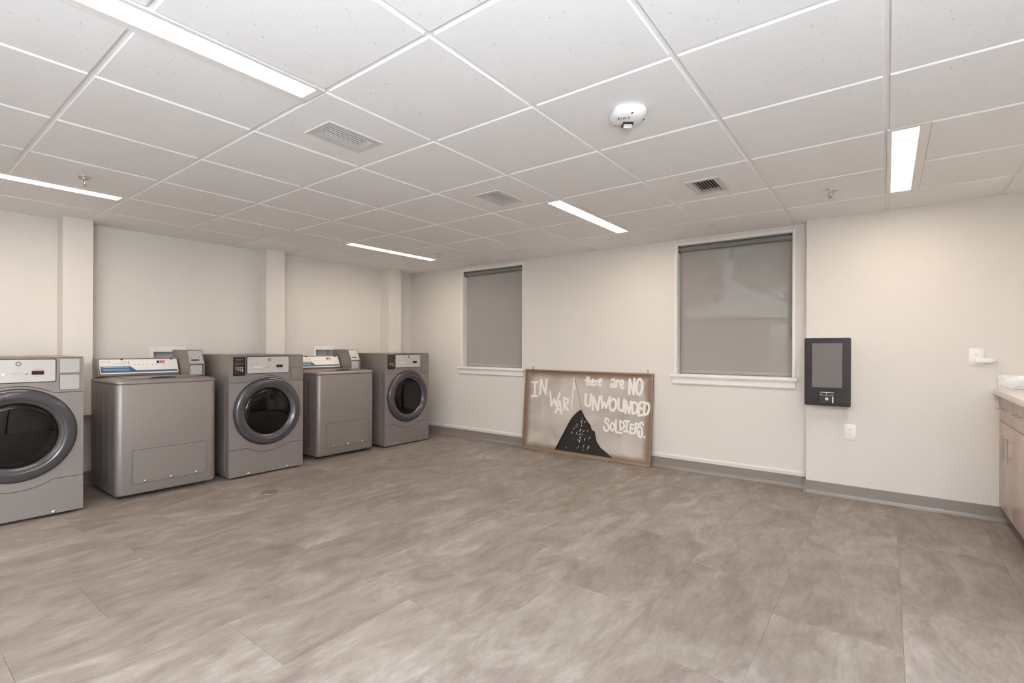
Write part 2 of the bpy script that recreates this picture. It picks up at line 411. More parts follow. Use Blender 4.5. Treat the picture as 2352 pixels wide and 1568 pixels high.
def vent_tile(X0,X1,Y0,Y1,v):
    bm=BM(); cx,cy=(X0+X1)/2,(Y0+Y1)/2
    o=[(X0-cx,Y0-cy),(X1-cx,Y0-cy),(X1-cx,Y1-cy),(X0-cx,Y1-cy)]; a,b=v[0]-cx,v[1]-cy
    i_=[(a-.068,b-.124),(a+.068,b-.124),(a+.068,b+.124),(a-.068,b+.124)]
    A=[bm.verts.new((*p,0)) for p in o]; B=[bm.verts.new((*p,.018)) for p in o]; C=[bm.verts.new((*p,0)) for p in i_]; D=[bm.verts.new((*p,.018)) for p in i_]
    for k in range(4):
        f=bm.faces.new((A[k],A[(k+1)%4],C[(k+1)%4],C[k])); f.material_index=0
        for P,Q in ((A,B),(C,D),(B,D)):
            f=bm.faces.new((P[k],P[(k+1)%4],Q[(k+1)%4],Q[k])); f.material_index=1
    o=obj('ceiling_tile',bm,['ceiling_tile','tile_edge_lit'],ceil); o.location=(cx,cy,CZ)
ex=[XL]+xs+[XR]; ey=[YF]+ys+[YB]
vents=[(-2.155,1.470,'x'),(-2.160,2.714,'x'),(-.924,3.310,'y')]
allL=lights+unseen
for i in range(len(ex)-1):
    for j in range(len(ey)-1):
        x0,x1,y0,y1=ex[i],ex[i+1],ey[j],ey[j+1]; yc=(y0+y1)/2
        for (a,b,c,d) in allL:
            if c<yc<d:
                if abs(b-x1)<.01: x1=a+.011
                if abs(a-x0)<.01: x0=b-.011
        tile(x0,x1,y0,y1)
for (a,b,c,d) in allL:   # extra main tee along the open side of each light
    pass

def light(L,label,grp='slim recessed ceiling lights'):
    a,b,c,d=L
    t=thing('ceiling_light',label,'light',((a+b)/2,(c+d)/2,CZ),grp)
    w_=(b-a)/2; l_=(d-c)/2; fo=.024
    bm=BM()
    g0,g1=(-w_+.021,-w_+.123) if a>-.5 else (w_-.123,w_-.021)
    for (x0,x1,y0,y1) in ((-w_,g0,-l_,l_),(g1,w_,-l_,l_),(g0,g1,-l_,-l_+.03),(g0,g1,l_-.03,l_)): box(bm,x0,x1,y0,y1,-.001,.014,.001,1)
    obj('fixture_frame',bm,'fixture_white',t)
    bxo('diffuser',g0,g1,-l_+.03,l_-.03,.004,.010,'diffuser',t)
    return t
light(lights[0],'long bright ceiling light at the upper left, nearest the camera')
light(lights[1],'bright ceiling light cut by the left edge of the photo')
light(lights[2],'bright ceiling light between the two square-louvred vents near the windows')
light(lights[3],'bright ceiling light in front of the third pipe chase, beside a sprinkler')
light(lights[4],'bright ceiling light at the right, above the marble backsplash wall')
for L,q in zip(unseen,('slim ceiling light above the camera, between the counter side and the long bright light','slim ceiling light behind the camera in line with the long bright light','slim ceiling light behind the camera in line with the pipe chases')): light(L,q)

def vent(cx,cy,long_,label,dark):
    t=thing('air_vent',label,'vent',(cx,cy,CZ),'ceiling air vents')
    W,Lg=.102,.156; w2,l2=.066,.122
    bm=BM()
    def fr(a0,a1,b0,b1):  # sloping flange quads
        pass
    o=[(-W,-Lg),(W,-Lg),(W,Lg),(-W,Lg)]; i_=[(-w2,-l2),(w2,-l2),(w2,l2),(-w2,l2)]
    O=[bm.verts.new((*p,0)) for p in o]; O2=[bm.verts.new((p[0]*.985,p[1]*.985,-.006)) for p in o]; I=[bm.verts.new((*p,-.004)) for p in i_]; I2=[bm.verts.new((*p,.02)) for p in i_]
    for P,Q in ((O,O2),(O2,I),(I,I2)):
        for k in range(4): bm.faces.new((P[k],P[(k+1)%4],Q[(k+1)%4],Q[k]))
    obj('vent_frame',bm,'vent_white',t)
    bxo('duct',-w2-.001,w2+.001,-l2-.001,l2+.001,.0195,.05,'vent_dark',t)
    n=7
    for k in range(n):
        x=-w2+.010+(2*w2-.024)*k/(n-1)
        bm=BM(); s,zh=(.003,.0012) if not dark else (-.002,.003)
        prism(bm,[(x-.0008,-.003),(x+.0012,-.003),(x+s+.0012,zh),(x+s-.0008,zh)],'y',-l2,l2); 
        ob_=obj('slat',bm,'vent_white',t)
    return t
def _flip(): pass
vent(*vents[0][:2],'x','white louvred ceiling vent beside the long bright light, nearest the camera',False)
vent(*vents[1][:2],'x','white louvred ceiling vent just left of the light near the windows',False)
vent(*vents[2][:2],'y','ceiling vent with dark open slots above the right-hand window',True)

def sprinkler(x,y,label):
    t=thing('fire_sprinkler',label,'sprinkler',(x,y,CZ),'pendant fire sprinklers')
    bm=BM(); lathe(bm,[(.042,0),(.041,-.004),(.034,-.005),(.028,.004),(.012,.004),(.010,-.012)],(0,0,0),'z',24); obj('escutcheon',bm,'chrome',t,smooth=True)
    bm=BM()
    for s in (-1,1): tube(bm,[(s*.008,0,-.008),(s*.014,0,-.022),(s*.012,0,-.036),(0,0,-.046)],.0026,6)
    obj('frame_arms',bm,'chrome',t,smooth=True)
    bm=BM(); lathe(bm,[(.004,-.040),(.005,-.048),(.016,-.050),(.016,-.052),(.002,-.053)],(0,0,0),'z',16,True); obj('deflector',bm,'chrome',t,smooth=True)
sprinkler(-3.963,.849,'chrome fire sprinkler beside the ceiling light at the left edge')
sprinkler(-.298,3.88,'chrome fire sprinkler left of the ceiling light at the right')
sprinkler(-3.986,3.917,'chrome fire sprinkler at the far end of the ceiling light over the last dryer')

# fire alarm strobe
t=thing('fire_alarm','round white FIRE strobe alarm with clear lens on the ceiling','alarm',(-.912,2.055,CZ))
bm=BM(); n=48; rings=[]
for (r,h) in ((.072,0),(.079,-.004),(.080,-.020),(.074,-.034),(.055,-.044),(.025,-.049)):
    ring=[]
    for i in range(n):
        a=2*PI*i/n; k=(abs(math.cos(a-YAW))**2.8+abs(math.sin(a-YAW))**2.8)**(-1/2.8); ring.append(bm.verts.new((r*k*.97*math.cos(a),r*k*.97*math.sin(a),h)))
    rings.append(ring)
for k in range(len(rings)-1):
    for i in range(n): bm.faces.new((rings[k][i],rings[k][(i+1)%n],rings[k+1][(i+1)%n],rings[k+1][i]))
bm.faces.new(rings[-1]); obj('housing',bm,'alarm_white',t,smooth=True)
R2=Matrix.Rotation(YAW,4,'Z')
bm=BM(); box(bm,-.022,.022,-.004,.040,-.058,-.044); bmesh.ops.transform(bm,matrix=R2,verts=bm.verts); obj('lens_recess',bm,'reader_black',t)
bm=BM(); vv=box(bm,-.019,.019,0,.038,-.074,-.050,.004,2); bmesh.ops.transform(bm,matrix=R2,verts=bm.verts); obj('strobe_lens',bm,'strobe',t,smooth=True,auto=True)
bm=BM()
for a in (-.9,.6,2.9): 
    box(bm,.066*math.cos(a)-.005,.066*math.cos(a)+.005,.066*math.sin(a)-.001,.066*math.sin(a)+.001,-.041,-.036)
obj('screw_slots',bm,'print_dark',t)
def text_mesh(body,size,mat,parent,mw,name='lettering'):
    c=bpy.data.curves.new('t','FONT'); c.body=body; c.size=size; c.align_x='CENTER'; c.align_y='CENTER'; c.extrude=.0004; c.space_character=1.15
    o=bpy.data.objects.new('t',c); COL.objects.link(o)
    me=bpy.data.meshes.new_from_object(o); bpy.data.objects.remove(o)
    me.materials.append(M[mat]); me.transform(mw)
    r=bpy.data.objects.new(name,me); COL.objects.link(r); r.parent=parent; return r
fw=Vector((-math.sin(YAW),math.cos(YAW),0)); 
Rt=Vector((math.cos(.36),math.sin(.36),0)); up=Vector((math.sin(.36),-math.cos(.36),0)); nn=Rt.cross(up)
mw=Matrix(((Rt.x,up.x,nn.x,-.002),(Rt.y,up.y,nn.y,-.040),(Rt.z,up.z,nn.z,-.0475),(0,0,0,1)))
# the slope of the shell tilts the lettering a little towards the camera
text_mesh('FIRE',.027,'alarm_red',t,mw)

# ------------------------------------------------------------------ windows and shades
def window(n,W,xl,xr,chain):
    x0,x1,z0,z1=W
    f=bpy.data.objects.new('window_%d'%n,None); COL.objects.link(f); f['kind']=S; f.location=((x0+x1)/2,YB,0)
    cx=(x0+x1)/2; a=x0-cx; b=x1-cx
    c=.020
    bm=BM()
    for q in ((a-c,a,-.012,.0,z0,z1+c),(b,b+c,-.012,.0,z0,z1+c),(a,b,-.012,.0,z1,z1+c)): box(bm,*q,.003,1)
    obj('casing',bm,'trim_white',f,smooth=True,auto=True)
    bm=BM()
    j=.006
    for q in ((a,a+j,0,.17,z0,z1),(b-j,b,0,.17,z0,z1),(a+j,b-j,0,.17,z1-j,z1)): box(bm,*q)
    box(bm,a+j,a+j+.012,.115,.135,z0,z1-j); box(bm,b-j-.012,b-j,.115,.135,z0,z1-j)
    obj('jamb',bm,'trim_white',f)
    bm=BM(); sl,sr=xl-cx,xr-cx
    box(bm,sl,sr,-.042,-.0005,z0-.030,z0-.004,.005,2); box(bm,a,b,-.002,.17,z0-.028,z0-.004)
    obj('window_sill',bm,'trim_white',f,smooth=True,auto=True)
    bm=BM(); h=z0-.030
    P=[(0,h),(-.022,h),(-.024,h-.012),(-.020,h-.016),(-.020,h-.058),(-.016,h-.064),(-.010,h-.070),(-.006,h-.073),(0,h-.073)]
    prism(bm,P,'x',sl+.02,sr-.02); obj('apron',bm,'trim_white',f)
    zm=1.30 if n==2 else 1.47; zm=1.36
    def sash(z0_,z1_,y):
        bm=BM(); s=.052
        aa,bb=a+j,b-j
        for q in ((aa,aa+s,y,y+.03,z0_,z1_),(bb-s,bb,y,y+.03,z0_,z1_),(aa+s,bb-s,y,y+.03,z0_,z0_+s),(aa+s,bb-s,y,y+.03,z1_-s,z1_)): box(bm,*q)
        o=obj('sash',bm,'trim_white',f)
        bm=BM(); box(bm,aa+s,bb-s,y+.012,y+.016,z0_+s,z1_-s); obj('pane',bm,'clear_glass',o)
    sash(z0-.004,1.44,.115); sash(1.40,z1-j,.147)
    return f
window(1,W1,-4.496,-3.420,False); window(2,W2,-1.679,-.595,True)
def shade(W,label,chain,gap):
    x0,x1,z0,z1=W; g=.0105
    t=thing('roller_shade',label,'window shade',((x0+x1)/2,YB+.055,0),'grey roller shades')
    h=(x1-x0)/2-g; zt=z1-.036
    bm=BM(); lathe(bm,[(.0005,-h),(.025,-h),(.025,h),(.0005,h)],(0,0,0),'x',28); bmesh.ops.translate(bm,verts=bm.verts,vec=(0,0,zt)); obj('roller',bm,'shade_roller',t,smooth=True,auto=True)
    for s in (-1,1):
        bm=BM(); box(bm,s*(h+.001),s*(h+.004),-.028,.028,zt-.032,zt+.030); obj('bracket',bm,'frame_dark',t)
    fb=z0+gap
    bxo('fabric',-h+.001,h-.001,.0235,.0243,fb+.03,zt,'shade_fabric',t)
    bxo('hem_bar',-h+.001,h-.001,.0215,.0265,fb,fb+.03,'shade_hem',t,.001)
    if chain:
        bm=BM(); tube(bm,[(h+.001,-.022,zt),(h-.001,-.02,1.65),(h,-.02,fb+.02)],.0016,6); tube(bm,[(h+.001,.016,zt),(h-.001,.0,1.65),(h,-.01,fb+.02)],.0016,6); obj('chain',bm,'wire_dark',t)
        bm=BM(); box(bm,h-.006,h+.008,-.02,-.005,1.26,1.36); obj('chain_tensioner',bm,'reader_grey',t)
    return t
simple('shade_hem',(.37,.34,.32),.8)
shade(W1,'plain grey roller shade pulled down in the narrow-looking left window',True,.004)
shade(W2,'grey roller shade in the right window with trees showing faintly through it',True,.004)

# outside
bxo('ground',-16,12,YB+.3,26,-.05,.15,'ground_out',kind=S)
def tree(x,y,h,r,seed,label):
    rnd=random.Random(seed); t=thing('tree',label,'tree',(x,y,.15),'trees outside the right window')
    bm=BM(); tube(bm,spline([(0,0,-.1),(.06,.02,h*.3),(-.05,0,h*.6),(.05,0,h*.9)],4),[.16-.009*i for i in range(13)],8); obj('trunk',bm,'bark',t,smooth=True)
    bm=BM()
    for i in range(1900):
        a=rnd.random()*2*PI; q=rnd.random()**.45; z=(rnd.random()*2-1)
        p=Vector((math.cos(a)*q*r,math.sin(a)*q*r,h*.78+z*r*.9*math.sqrt(max(0,1-q*q*.7))))
        s=.05+rnd.random()*.09; d=Vector((rnd.random()-.5,rnd.random()-.5,rnd.random()-.5)).normalized(); e=d.orthogonal().normalized()
        v=[bm.verts.new(p+d*s),bm.verts.new(p+e*s*.5),bm.verts.new(p-d*s),bm.verts.new(p-e*s*.5)]; bm.faces.new(v)
    obj('foliage',bm,'leaf',t,kind='stuff')
wall_o=bxo('wall_outside',-13,-6.6,9.0,9.3,.1,3.6,'ground_wall',kind=S)
tree(-4.1,11.0,3.6,1.35,1,'leafy tree seen faintly through the left half of the shaded right window')
tree(-1.2,11.5,4.2,1.5,2,'leafy tree seen faintly through the upper right of the shaded right window')
t=thing('utility_cabinet','large pale round-cornered box outdoors, faint behind the right window shade','cabinet',(-2.05,8.1,.15))
bm=BM(); prism(bm,rrect(-.58,.58,0,1.52,.14,6),'y',0,.6); obj('housing',bm,'cabinet_grey',t)
bm=BM(); prism(bm,rrect(-.50,.50,.1,1.42,.1,6),'y',-.02,0); obj('door',bm,'cabinet_grey',t)
bm=BM(); tube(bm,[(.40,-.02,.72),(.40,-.06,.72),(.40,-.06,.86),(.40,-.02,.86)],.009); obj('handle',bm,'machine_dark',t)

# ------------------------------------------------------------------ front-load dryer (front plane x=0, width on y, floor z=0)
def arc_pts(z_edge,z_mid,n=14):
    """seam line from y=-.345 to .345 : straight, then an arc between +-.185"""
    P=[(-.345,z_edge),(-.185,z_edge)]
    for i in range(1,n):
        u=-.185+.37*i/n; s=math.sin(PI*i/n)
        s=s**.8
        P.append((u,z_edge+(z_mid-z_edge)*s))
    P+=[(.185,z_edge),(.345,z_edge)]; return P
def front_panel(bm,outline,th=.020,bev=.003):
    n=len(outline); c=Vector((sum(p[0] for p in outline)/n,sum(p[1] for p in outline)/n))
    prism(bm,outline,'x',-th,0)
def dryer(label,reader,loc):
    t=thing('front_load_dryer',label,'dryer',loc,'front loading machines')
    H=1.098; D=.70; W_=.345; M0='machine_metal'
    # cabinet shell (open front)
    bm=BM()
    for q in ((-D,-.022,-W_,-W_+.004,.02,H-.006),(-D,-.022,W_-.004,W_,.02,H-.006),(-D,-D+.004,-W_,W_,.02,H-.006),(-D,-.022,-W_,W_,.02,.024)): box(bm,*q)
    obj('cabinet',bm,M0,t)
    bm=BM(); box(bm,-D,-.004,-W_,W_,H-.006,H,.002,1); obj('top_panel',bm,M0,t,smooth=True,auto=True)
    # side recess panels
    for s in (-1,1):
        bm=BM(); y=s*W_
        P=rrect(-.30,-.10,.915,1.06,.02,4)
        prism(bm,P,'y',y-s*.001,y+s*.004); obj('side_grip',bm,M0,t)
        bm=BM(); box(bm,-.66,-.075,y,y+s*.003,.06,.86,.001,1); obj('side_panel',bm,M0,t)
    g=.0019
    up=arc_pts(.850,.903); lo=arc_pts(.258,.206)
    bm=BM(); prism(bm,[(a,b+g) for a,b in up]+[(W_,H-.008),(-W_,H-.008)],'x',-.022,0)
    obj('upper_panel',bm,M0,t)
    bm=BM(); prism(bm,[(-W_,.018)]+[(W_,.018)]+[(a,b-g) for a,b in lo[::-1]],'x',-.022,0)
    kp=obj('lower_panel',bm,M0,t)
    # middle panel with the round door hole
    bm=BM(); n=96; C=(0,.579); R=.262
    def hit(a):
        d=(math.cos(a),math.sin(a)); best=9
        poly=[(p[0],p[1]+g) for p in lo]+[(p[0],p[1]-g) for p in up[::-1]]
        for i in range(len(poly)):
            p,q=poly[i],poly[(i+1)%len(poly)]
            ex_,ey_=q[0]-p[0],q[1]-p[1]; den=d[0]*ey_-d[1]*ex_
            if abs(den)<1e-9: continue
            t_=((p[0]-C[0])*ey_-(p[1]-C[1])*ex_)/den; u=((p[0]-C[0])*d[1]-(p[1]-C[1])*d[0])/den
            if t_>0 and -1e-6<=u<=1+1e-6: best=min(best,t_)
        return best
    angs=sorted([2*PI*i/n for i in range(n)]+[math.atan2(z-C[1],y)%(2*PI) for y in (-W_,W_) for z in (.258+g,.850-g)])
    rows=[]
    for a in angs:
        h=hit(a); rows.append([bm.verts.new((x,C[0]+r*math.cos(a),C[1]+r*math.sin(a))) for r,x in ((R,-.022),(R,0),(h,0),(h,-.022))])
    for i in range(len(rows)):
        A,B=rows[i],rows[(i+1)%len(rows)]
        for k in range(3): bm.faces.new((A[k],A[k+1],B[k+1],B[k]))
    obj('middle_panel',bm,M0,t)
    # dark backing just behind the seams
    bm=BM(); box(bm,-.030,-.0225,-W_+.005,W_-.005,.19,.275); box(bm,-.030,-.0225,-W_+.005,W_-.005,.843,.925); obj('seam_shadow_strip',bm,'gasket_shade',t)
    # drum
    bm=BM(); lathe(bm,[(.265,-.022),(.265,-.06)],(0,0,.579),'x',64); lathe(bm,[(.262,-.06),(.285,-.062),(.285,-.55),(.06,-.58),(.0005,-.58)],(0,0,.579),'x',64)
    dr=obj('drum',bm,'drum_steel',t,smooth=True,auto=True)
    for k in range(3):
        a=math.radians(210+120*k)
        bm=BM(); prism(bm,[(-.03,.285),(-.012,.225),(.012,.225),(.03,.285)],'x',-.50,-.09)
        bmesh.ops.transform(bm,matrix=Matrix.Translation((0,0,.579))@Matrix.Rotation(a,4,'X'),verts=bm.verts); obj('drum_baffle',bm,'drum_steel',dr,smooth=False)
    # door
    bm=BM(); lathe(bm,[(.310,.001),(.310,.008),(.298,.013),(.298,.001)],(0,0,.579),'x',96); dg=obj('door',bm,'gasket_shade',t,smooth=True,auto=True)
    bm=BM(); lathe(bm,[(.302,.004),(.304,.018),(.302,.026),(.295,.033),(.282,.038),(.264,.0415),(.252,.042),(.246,.0405),(.238,.036),(.231,.030)],(0,0,.579),'x',96); obj('door_ring',bm,'ring_grey',dg,smooth=True)
    bm=BM(); lathe(bm,[(.2315,.0305),(.226,.028),(.219,.020),(.213,.010),(.209,-.005)],(0,0,.579),'x',96); obj('inner_ring',bm,'ring_inner',dg,smooth=True)
    bm=BM(); 
    pr=[(.2105,.006)]+[(.2105*math.cos(k*PI/16),.006+.020*math.sin(k*PI/16)) for k in range(1,8)]+[(.0008,.026)]
    lathe(bm,pr,(0,0,.579),'x',64); obj('door_glass',bm,'door_glass',dg,smooth=True)
    # control panel
    bm=BM(); prism(bm,rrect(-.197,.200,.924,1.085,.010,4),'x',-.001,.0012); obj('panel_gasket',bm,'gasket_shade',t)
    bm=BM(); prism(bm,rrect(-.191,.194,.930,1.079,.008,4),'x',0,.006); cp=obj('control_panel',bm,'panel_silver',t)
    z0=.0066
    bm=BM(); lathe(bm,[(.0135,.004),(.0135,.010),(.010,.011)],(0,.010,1.053),'x',24); obj('lock_ring',bm,'machine_dark',cp)
    bm=BM(); lathe(bm,[(.010,.006),(.010,.012),(.0005,.012)],(0,.010,1.053),'x',24); obj('lock',bm,'chrome',cp)
    bxo('display',.0055,.0072,.074,.136,.978,1.004,'led_window',cp)
    bm=BM(); lathe(bm,[(.010,.005),(.0095,.011),(.006,.014),(.0005,.015)],(0,.045,.990),'x',20); obj('start_button',bm,'chrome',cp,smooth=True)
    bm=BM()
    for y in (-.125,-.104,-.083,-.062): box(bm,.0058,.0078,y-.008,y+.008,.978,.993)
    obj('buttons',bm,'plastic_white',cp)
    bm=BM()
    for y in (-.125,-.104,-.083,-.062,-.012,.006,.045): box(bm,.0058,.0065,y-.0016,y+.0016,1.002,1.0055)
    for q in ((-.022,.016,.990,.9915),(-.022,.016,.981,.9825),(.088,.126,1.012,1.0145),(.082,.106,.9655,.9685),(.109,.122,.966,.9685),(-.13,-.06,.966,.9675)): box(bm,.0058,.0064,*q)
    obj('printed_marks',bm,'print_grey',cp)
    # blank service plates
    for (a,b,c,d) in ((.215,.325,.985,1.085),(.215,.325,.866,.975)):
        bm=BM(); prism(bm,rrect(a,b,c,d,.004,2),'x',-.001,.0010); gk=obj('plate_gasket',bm,'gasket_shade' if c<.9 else M0,t)
        bm=BM(); prism(bm,rrect(a+.003,b-.003,c+.003,d-.003,.003,2),'x',0,.004); obj('service_plate',bm,'plate_bright' if not reader else M0,t)  # without a reader, the plate colour carries a painted-in bright reflection
    # kick bolts
    for y in (-.172,.188):
        bm=BM(); lathe(bm,[(.013,.0),(.012,.003),(.008,.005),(.0005,.006)],(0,y,.030),'x',20); obj('kick_bolt',bm,'chrome',t,smooth=True)
    if reader:
        bm=BM(); prism(bm,rrect(-.322,-.204,.905,1.088,.004,2),'x',0,.010); rd=obj('card_reader',bm,'machine_metal',t)
        bm=BM(); prism(bm,rrect(-.314,-.211,.913,1.080,.003,2),'x',.0095,.012); obj('reader_face',bm,'reader_black',rd)
        bm=BM()
        for q in ((-.298,-.230,1.050,1.064),(-.304,-.245,1.036,1.041),(-.304,-.224,1.014,1.026),(-.304,-.265,1.002,1.007),(-.304,-.235,.937,.943)): box(bm,.012,.0145,*q)
        box(bm,.012,.0135,-.298,-.232,.955,.992)
        obj('reader_slots',bm,'reader_grey',rd)
        bm=BM()
        for r_ in range(2):
            for c_ in range(4):
                if r_==1 and c_==0: continue
                y=-.290+.0175*c_; z=.984-.020*r_; box(bm,.0135,.0148,y-.0035,y+.0035,z-.0035,z+.0035)
        box(bm,.0135,.0150,-.241,-.233,.950,.966)
        obj('reader_keys',bm,'reader_dot',rd)
    for y in (-.30,.30):
        for x in (-.12,-.60):
            bm=BM(); lathe(bm,[(.018,0),(.020,.006),(.010,.010),(.010,.022)],(x,y,0),'z',12,True); obj('levelling_foot',bm,'machine_dark',t)
    return t
dryer('front loading dryer cut by the left edge, round door, blank plates with a reflection painted bright',False,(-4.573,.635,0))
dryer('front loading dryer with black card reader between the two top loading washers',True,(-4.573,2.308,0))
dryer('front loading dryer with card reader, farthest one beside the back wall',True,(-4.625,4.038,0))

# ------------------------------------------------------------------ top-load washer
SEG={'6':'acdefg','0':'abcdef'}
def washer(label,loc):
    t=thing('top_load_washer',label,'washer',loc,'top loading washers')
    W_=.352; D=.68; R=.045
    bm=BM(); P=rrect(-D,0,-W_,W_,R,8)
    # only front corners strongly rounded
    lv=[(.030,.012),(.036,.004),(.05,0),(.872,0),(.878,.002),(.8785,.006)]
    rings=[]
    for z,ins in lv:
        cx=-D/2
        rings.append([bm.verts.new((cx+(x-cx)*(1-ins/(D/2)),y*(1-ins/W_),z)) for x,y in P])
    n=len(P)
    for k in range(len(rings)-1):
        for i in range(n): bm.faces.new((rings[k][i],rings[k][(i+1)%n],rings[k+1][(i+1)%n],rings[k+1][i]))
    bm.faces.new(rings[0]); bm.faces.new(rings[-1])
    body=obj('body',bm,'machine_metal',t,smooth=True,auto=True)
    # domed top with lid
    bm=BM(); rings=[]
    for z,ins in ((.880,.006),(.8805,-.001),(.884,-.003),(.892,-.003),(.902,.002),(.909,.012),(.913,.028),(.916,.06),(.918,.14)):
        cx=-D/2; rr_=rrect(-D+ins,0-ins,-W_+ins,W_-ins,max(R-ins*.2,.02)+.004,8)
        ring=[]
        for x,y in rr_:
            zz=z
            # front lip dips for the lid grip
            ring.append(bm.verts.new((x,y,zz)))
        rings.append(ring)
    n=len(rings[0])
    for k in range(len(rings)-1):
        for i in range(n): bm.faces.new((rings[k][i],rings[k][(i+1)%n],rings[k+1][(i+1)%n],rings[k+1][i]))
    bm.faces.new(rings[-1]); top=obj('top_deck',bm,'machine_metal',t,smooth=True,auto=True)
    bm=BM(); prism(bm,rrect(-.455,-.045,-.245,.245,.03,6),'z',.9175,.9210); obj('lid',bm,'machine_metal',top,smooth=True,auto=True)
    # lid grip : black lens, the front scoop's shade put into its colour
    bm=BM(); P=[(-.03+.098*math.cos(k*PI/12),.9185+.0105*math.sin(k*PI/12)) for k in range(13)]
    prism(bm,[(a,b+.0012) for a,b in P],'x',-.13,-.049); obj('lid_lip',bm,'machine_metal',top,smooth=True,auto=True)
    bm=BM(); prism(bm,P,'x',-.06,-.0444); obj('lid_grip_shade',bm,'gasket_shade',top)
    # side embossed channels: raised bars, recess shade painted as a darker metal
    for s in (-1,1):
        for x in (-.17,-.32,-.47):
            bm=BM(); y=s*W_
            prism(bm,rrect(x-.011,x+.011,.12,.835,.010,4),'y',y-s*.002,y+s*.0025); obj('side_channel',bm,'channel_shade',t,smooth=True,auto=True)
    # access panel on the front
    bm=BM(); prism(bm,rrect(-.250,.276,.108,.373,.022,6),'x',-.001,.0006); obj('panel_seam',bm,'gasket_shade',t)
    bm=BM(); prism(bm,rrect(-.2475,.2735,.1105,.3705,.020,6),'x',-.001,.0016); kp=obj('access_panel',bm,'machine_metal',t)
    for y in (-.165,.012,.195):
        bm=BM(); lathe(bm,[(.010,.0012),(.009,.004),(.0005,.006)],(0,y,.124),'x',16); obj('screw',bm,'chrome',kp,smooth=True)
    # rear console
    xf0,xf1=-.475,-.530   # front face bottom / top
    y0,y1=-.345,.232
    bm=BM(); prism(bm,[(xf0,.930),(xf0,.938),(xf1,1.064),(-.55,1.068),(-.64,1.068),(-.64,.918),(xf0-.01,.918)],'y',y0,y1)
    co=obj('console',bm,'machine_metal',t)
    # local frame of the tilted face
    fv=Vector((xf1-xf0,0,1.064-.938)); fl_=fv.length; fv.normalize(); fn=Vector((fv.z,0,-fv.x))
    O=Vector((xf0,y0+.012,.938))
    def fp(u,v,h): return O+Vector((0,u,0))+fv*v+fn*h
    def fprism(bm,pts,h0,h1):
        A=[bm.verts.new(fp(u,v,h0)) for u,v in pts]; B=[bm.verts.new(fp(u,v,h1)) for u,v in pts]; n=len(pts)
        bm.faces.new(A); bm.faces.new(B[::-1])
        for i in range(n): bm.faces.new((A[i],B[i],B[(i+1)%n],A[(i+1)%n]))
    Wd=y1-y0-.018; Hh=fl_-.004
    bm=BM(); fprism(bm,rrect(-.003,Wd+.003,-.001,Hh+.001,.012,4),0,.002); obj('faceplate_gasket',bm,'gasket_shade',co)
    bm=BM(); fprism(bm,rrect(0,Wd,.002,Hh-.002,.011,4),.001,.005); fc=obj('faceplate',bm,'panel_white',co)
    v=lambda f:f*Hh; u=lambda f:f*Wd
    def par(name,bm,mat): return obj(name,bm,mat,co)
    bm=BM(); fprism(bm,[(u(.012),v(.10)),(u(.985),v(.10)),(u(.985),v(.225)),(u(.44),v(.235)),(u(.37),v(.52)),(u(.012),v(.52))],.005,.0055); par('blue_band',bm,'blue_band')
    bm=BM()
    for a,b,c,d in ((.035,.35,.43,.475),(.035,.35,.30,.33),(.045,.35,.235,.262)):
        fprism(bm,[(u(a),v(c)),(u(b),v(c)),(u(b),v(d)),(u(a),v(d))],.0055,.0058)
    par('band_lettering',bm,'band_text')
    bm=BM()
    for a,b,c,d in ((.035,.085,.83,.85),(.105,.125,.80,.85),(.27,.34,.82,.835),(.215,.34,.745,.76),(.16,.34,.665,.68),(.78,.83,.56,.575)):
        fprism(bm,[(u(a),v(c)),(u(b),v(c)),(u(b),v(d)),(u(a),v(d))],.005,.0053)
    par('printed_marks',bm,'print_grey')
    bm=BM()
    for a in (.435,.487,.538,.59,.66,.712,.80):
        c=.60 if a<.8 else .60
        fprism(bm,[(u(a-.005),v(.58)),(u(a+.005),v(.58)),(u(a+.005),v(.62)),(u(a-.005),v(.62))],.005,.0056)
    for c in (.83,.75,.67): fprism(bm,[(u(.35),v(c-.02)),(u(.362),v(c-.02)),(u(.362),v(c+.02)),(u(.35),v(c+.02))],.005,.0056)
    par('indicator_dots',bm,'print_dark')
    bm=BM()
    for a in (.435,.487,.538,.59,.66,.712,.785):
        fprism(bm,rrect(u(a)-.007,u(a)+.007,v(.43),v(.52),.003,2),.005,.0068)
    par('buttons',bm,'plastic_white')
    bm=BM(); du0,du1,dv0,dv1=u(.718),u(.828),v(.70),v(.87); fprism(bm,[(du0,dv0),(du1,dv0),(du1,dv1),(du0,dv1)],.005,.006); par('display',bm,'led_window')
    bm=BM(); dw=(du1-du0)/4
    for i,ch in enumerate('600'):
        a=du0+dw*(i+1)+.002; b=a+dw*.62; c=dv0+.004; d=dv1-.004; m_=(c+d)/2; s=.0017
        S_={'a':(a,b,d-s,d),'g':(a,b,m_-s/2,m_+s/2),'d':(a,b,c,c+s),'f':(a,a+s,m_,d),'e':(a,a+s,c,m_),'b':(b-s,b,m_,d),'c':(b-s,b,c,m_)}
        for k in SEG[ch]: q=S_[k]; fprism(bm,[(q[0],q[2]),(q[1],q[2]),(q[1],q[3]),(q[0],q[3])],.006,.0064)
    par('digits',bm,'led_digit')
    for a in (.275,.925):
        bm=BM(); c=fp(u(a),v(.985),.004); lathe(bm,[(.009,-.004),(.009,.004),(.0005,.005)],tuple(c),'x',16); par('cap_screw',bm,'print_dark')
    # coin box to the right of the console
    y0,y1=.243,.362
    bm=BM(); prism(bm,[(-.280,.916),(-.280,1.018),(-.345,1.138),(-.66,1.138),(-.66,.916)],'y',y0,y1)
    cb=obj('coin_box',bm,'machine_metal',t)
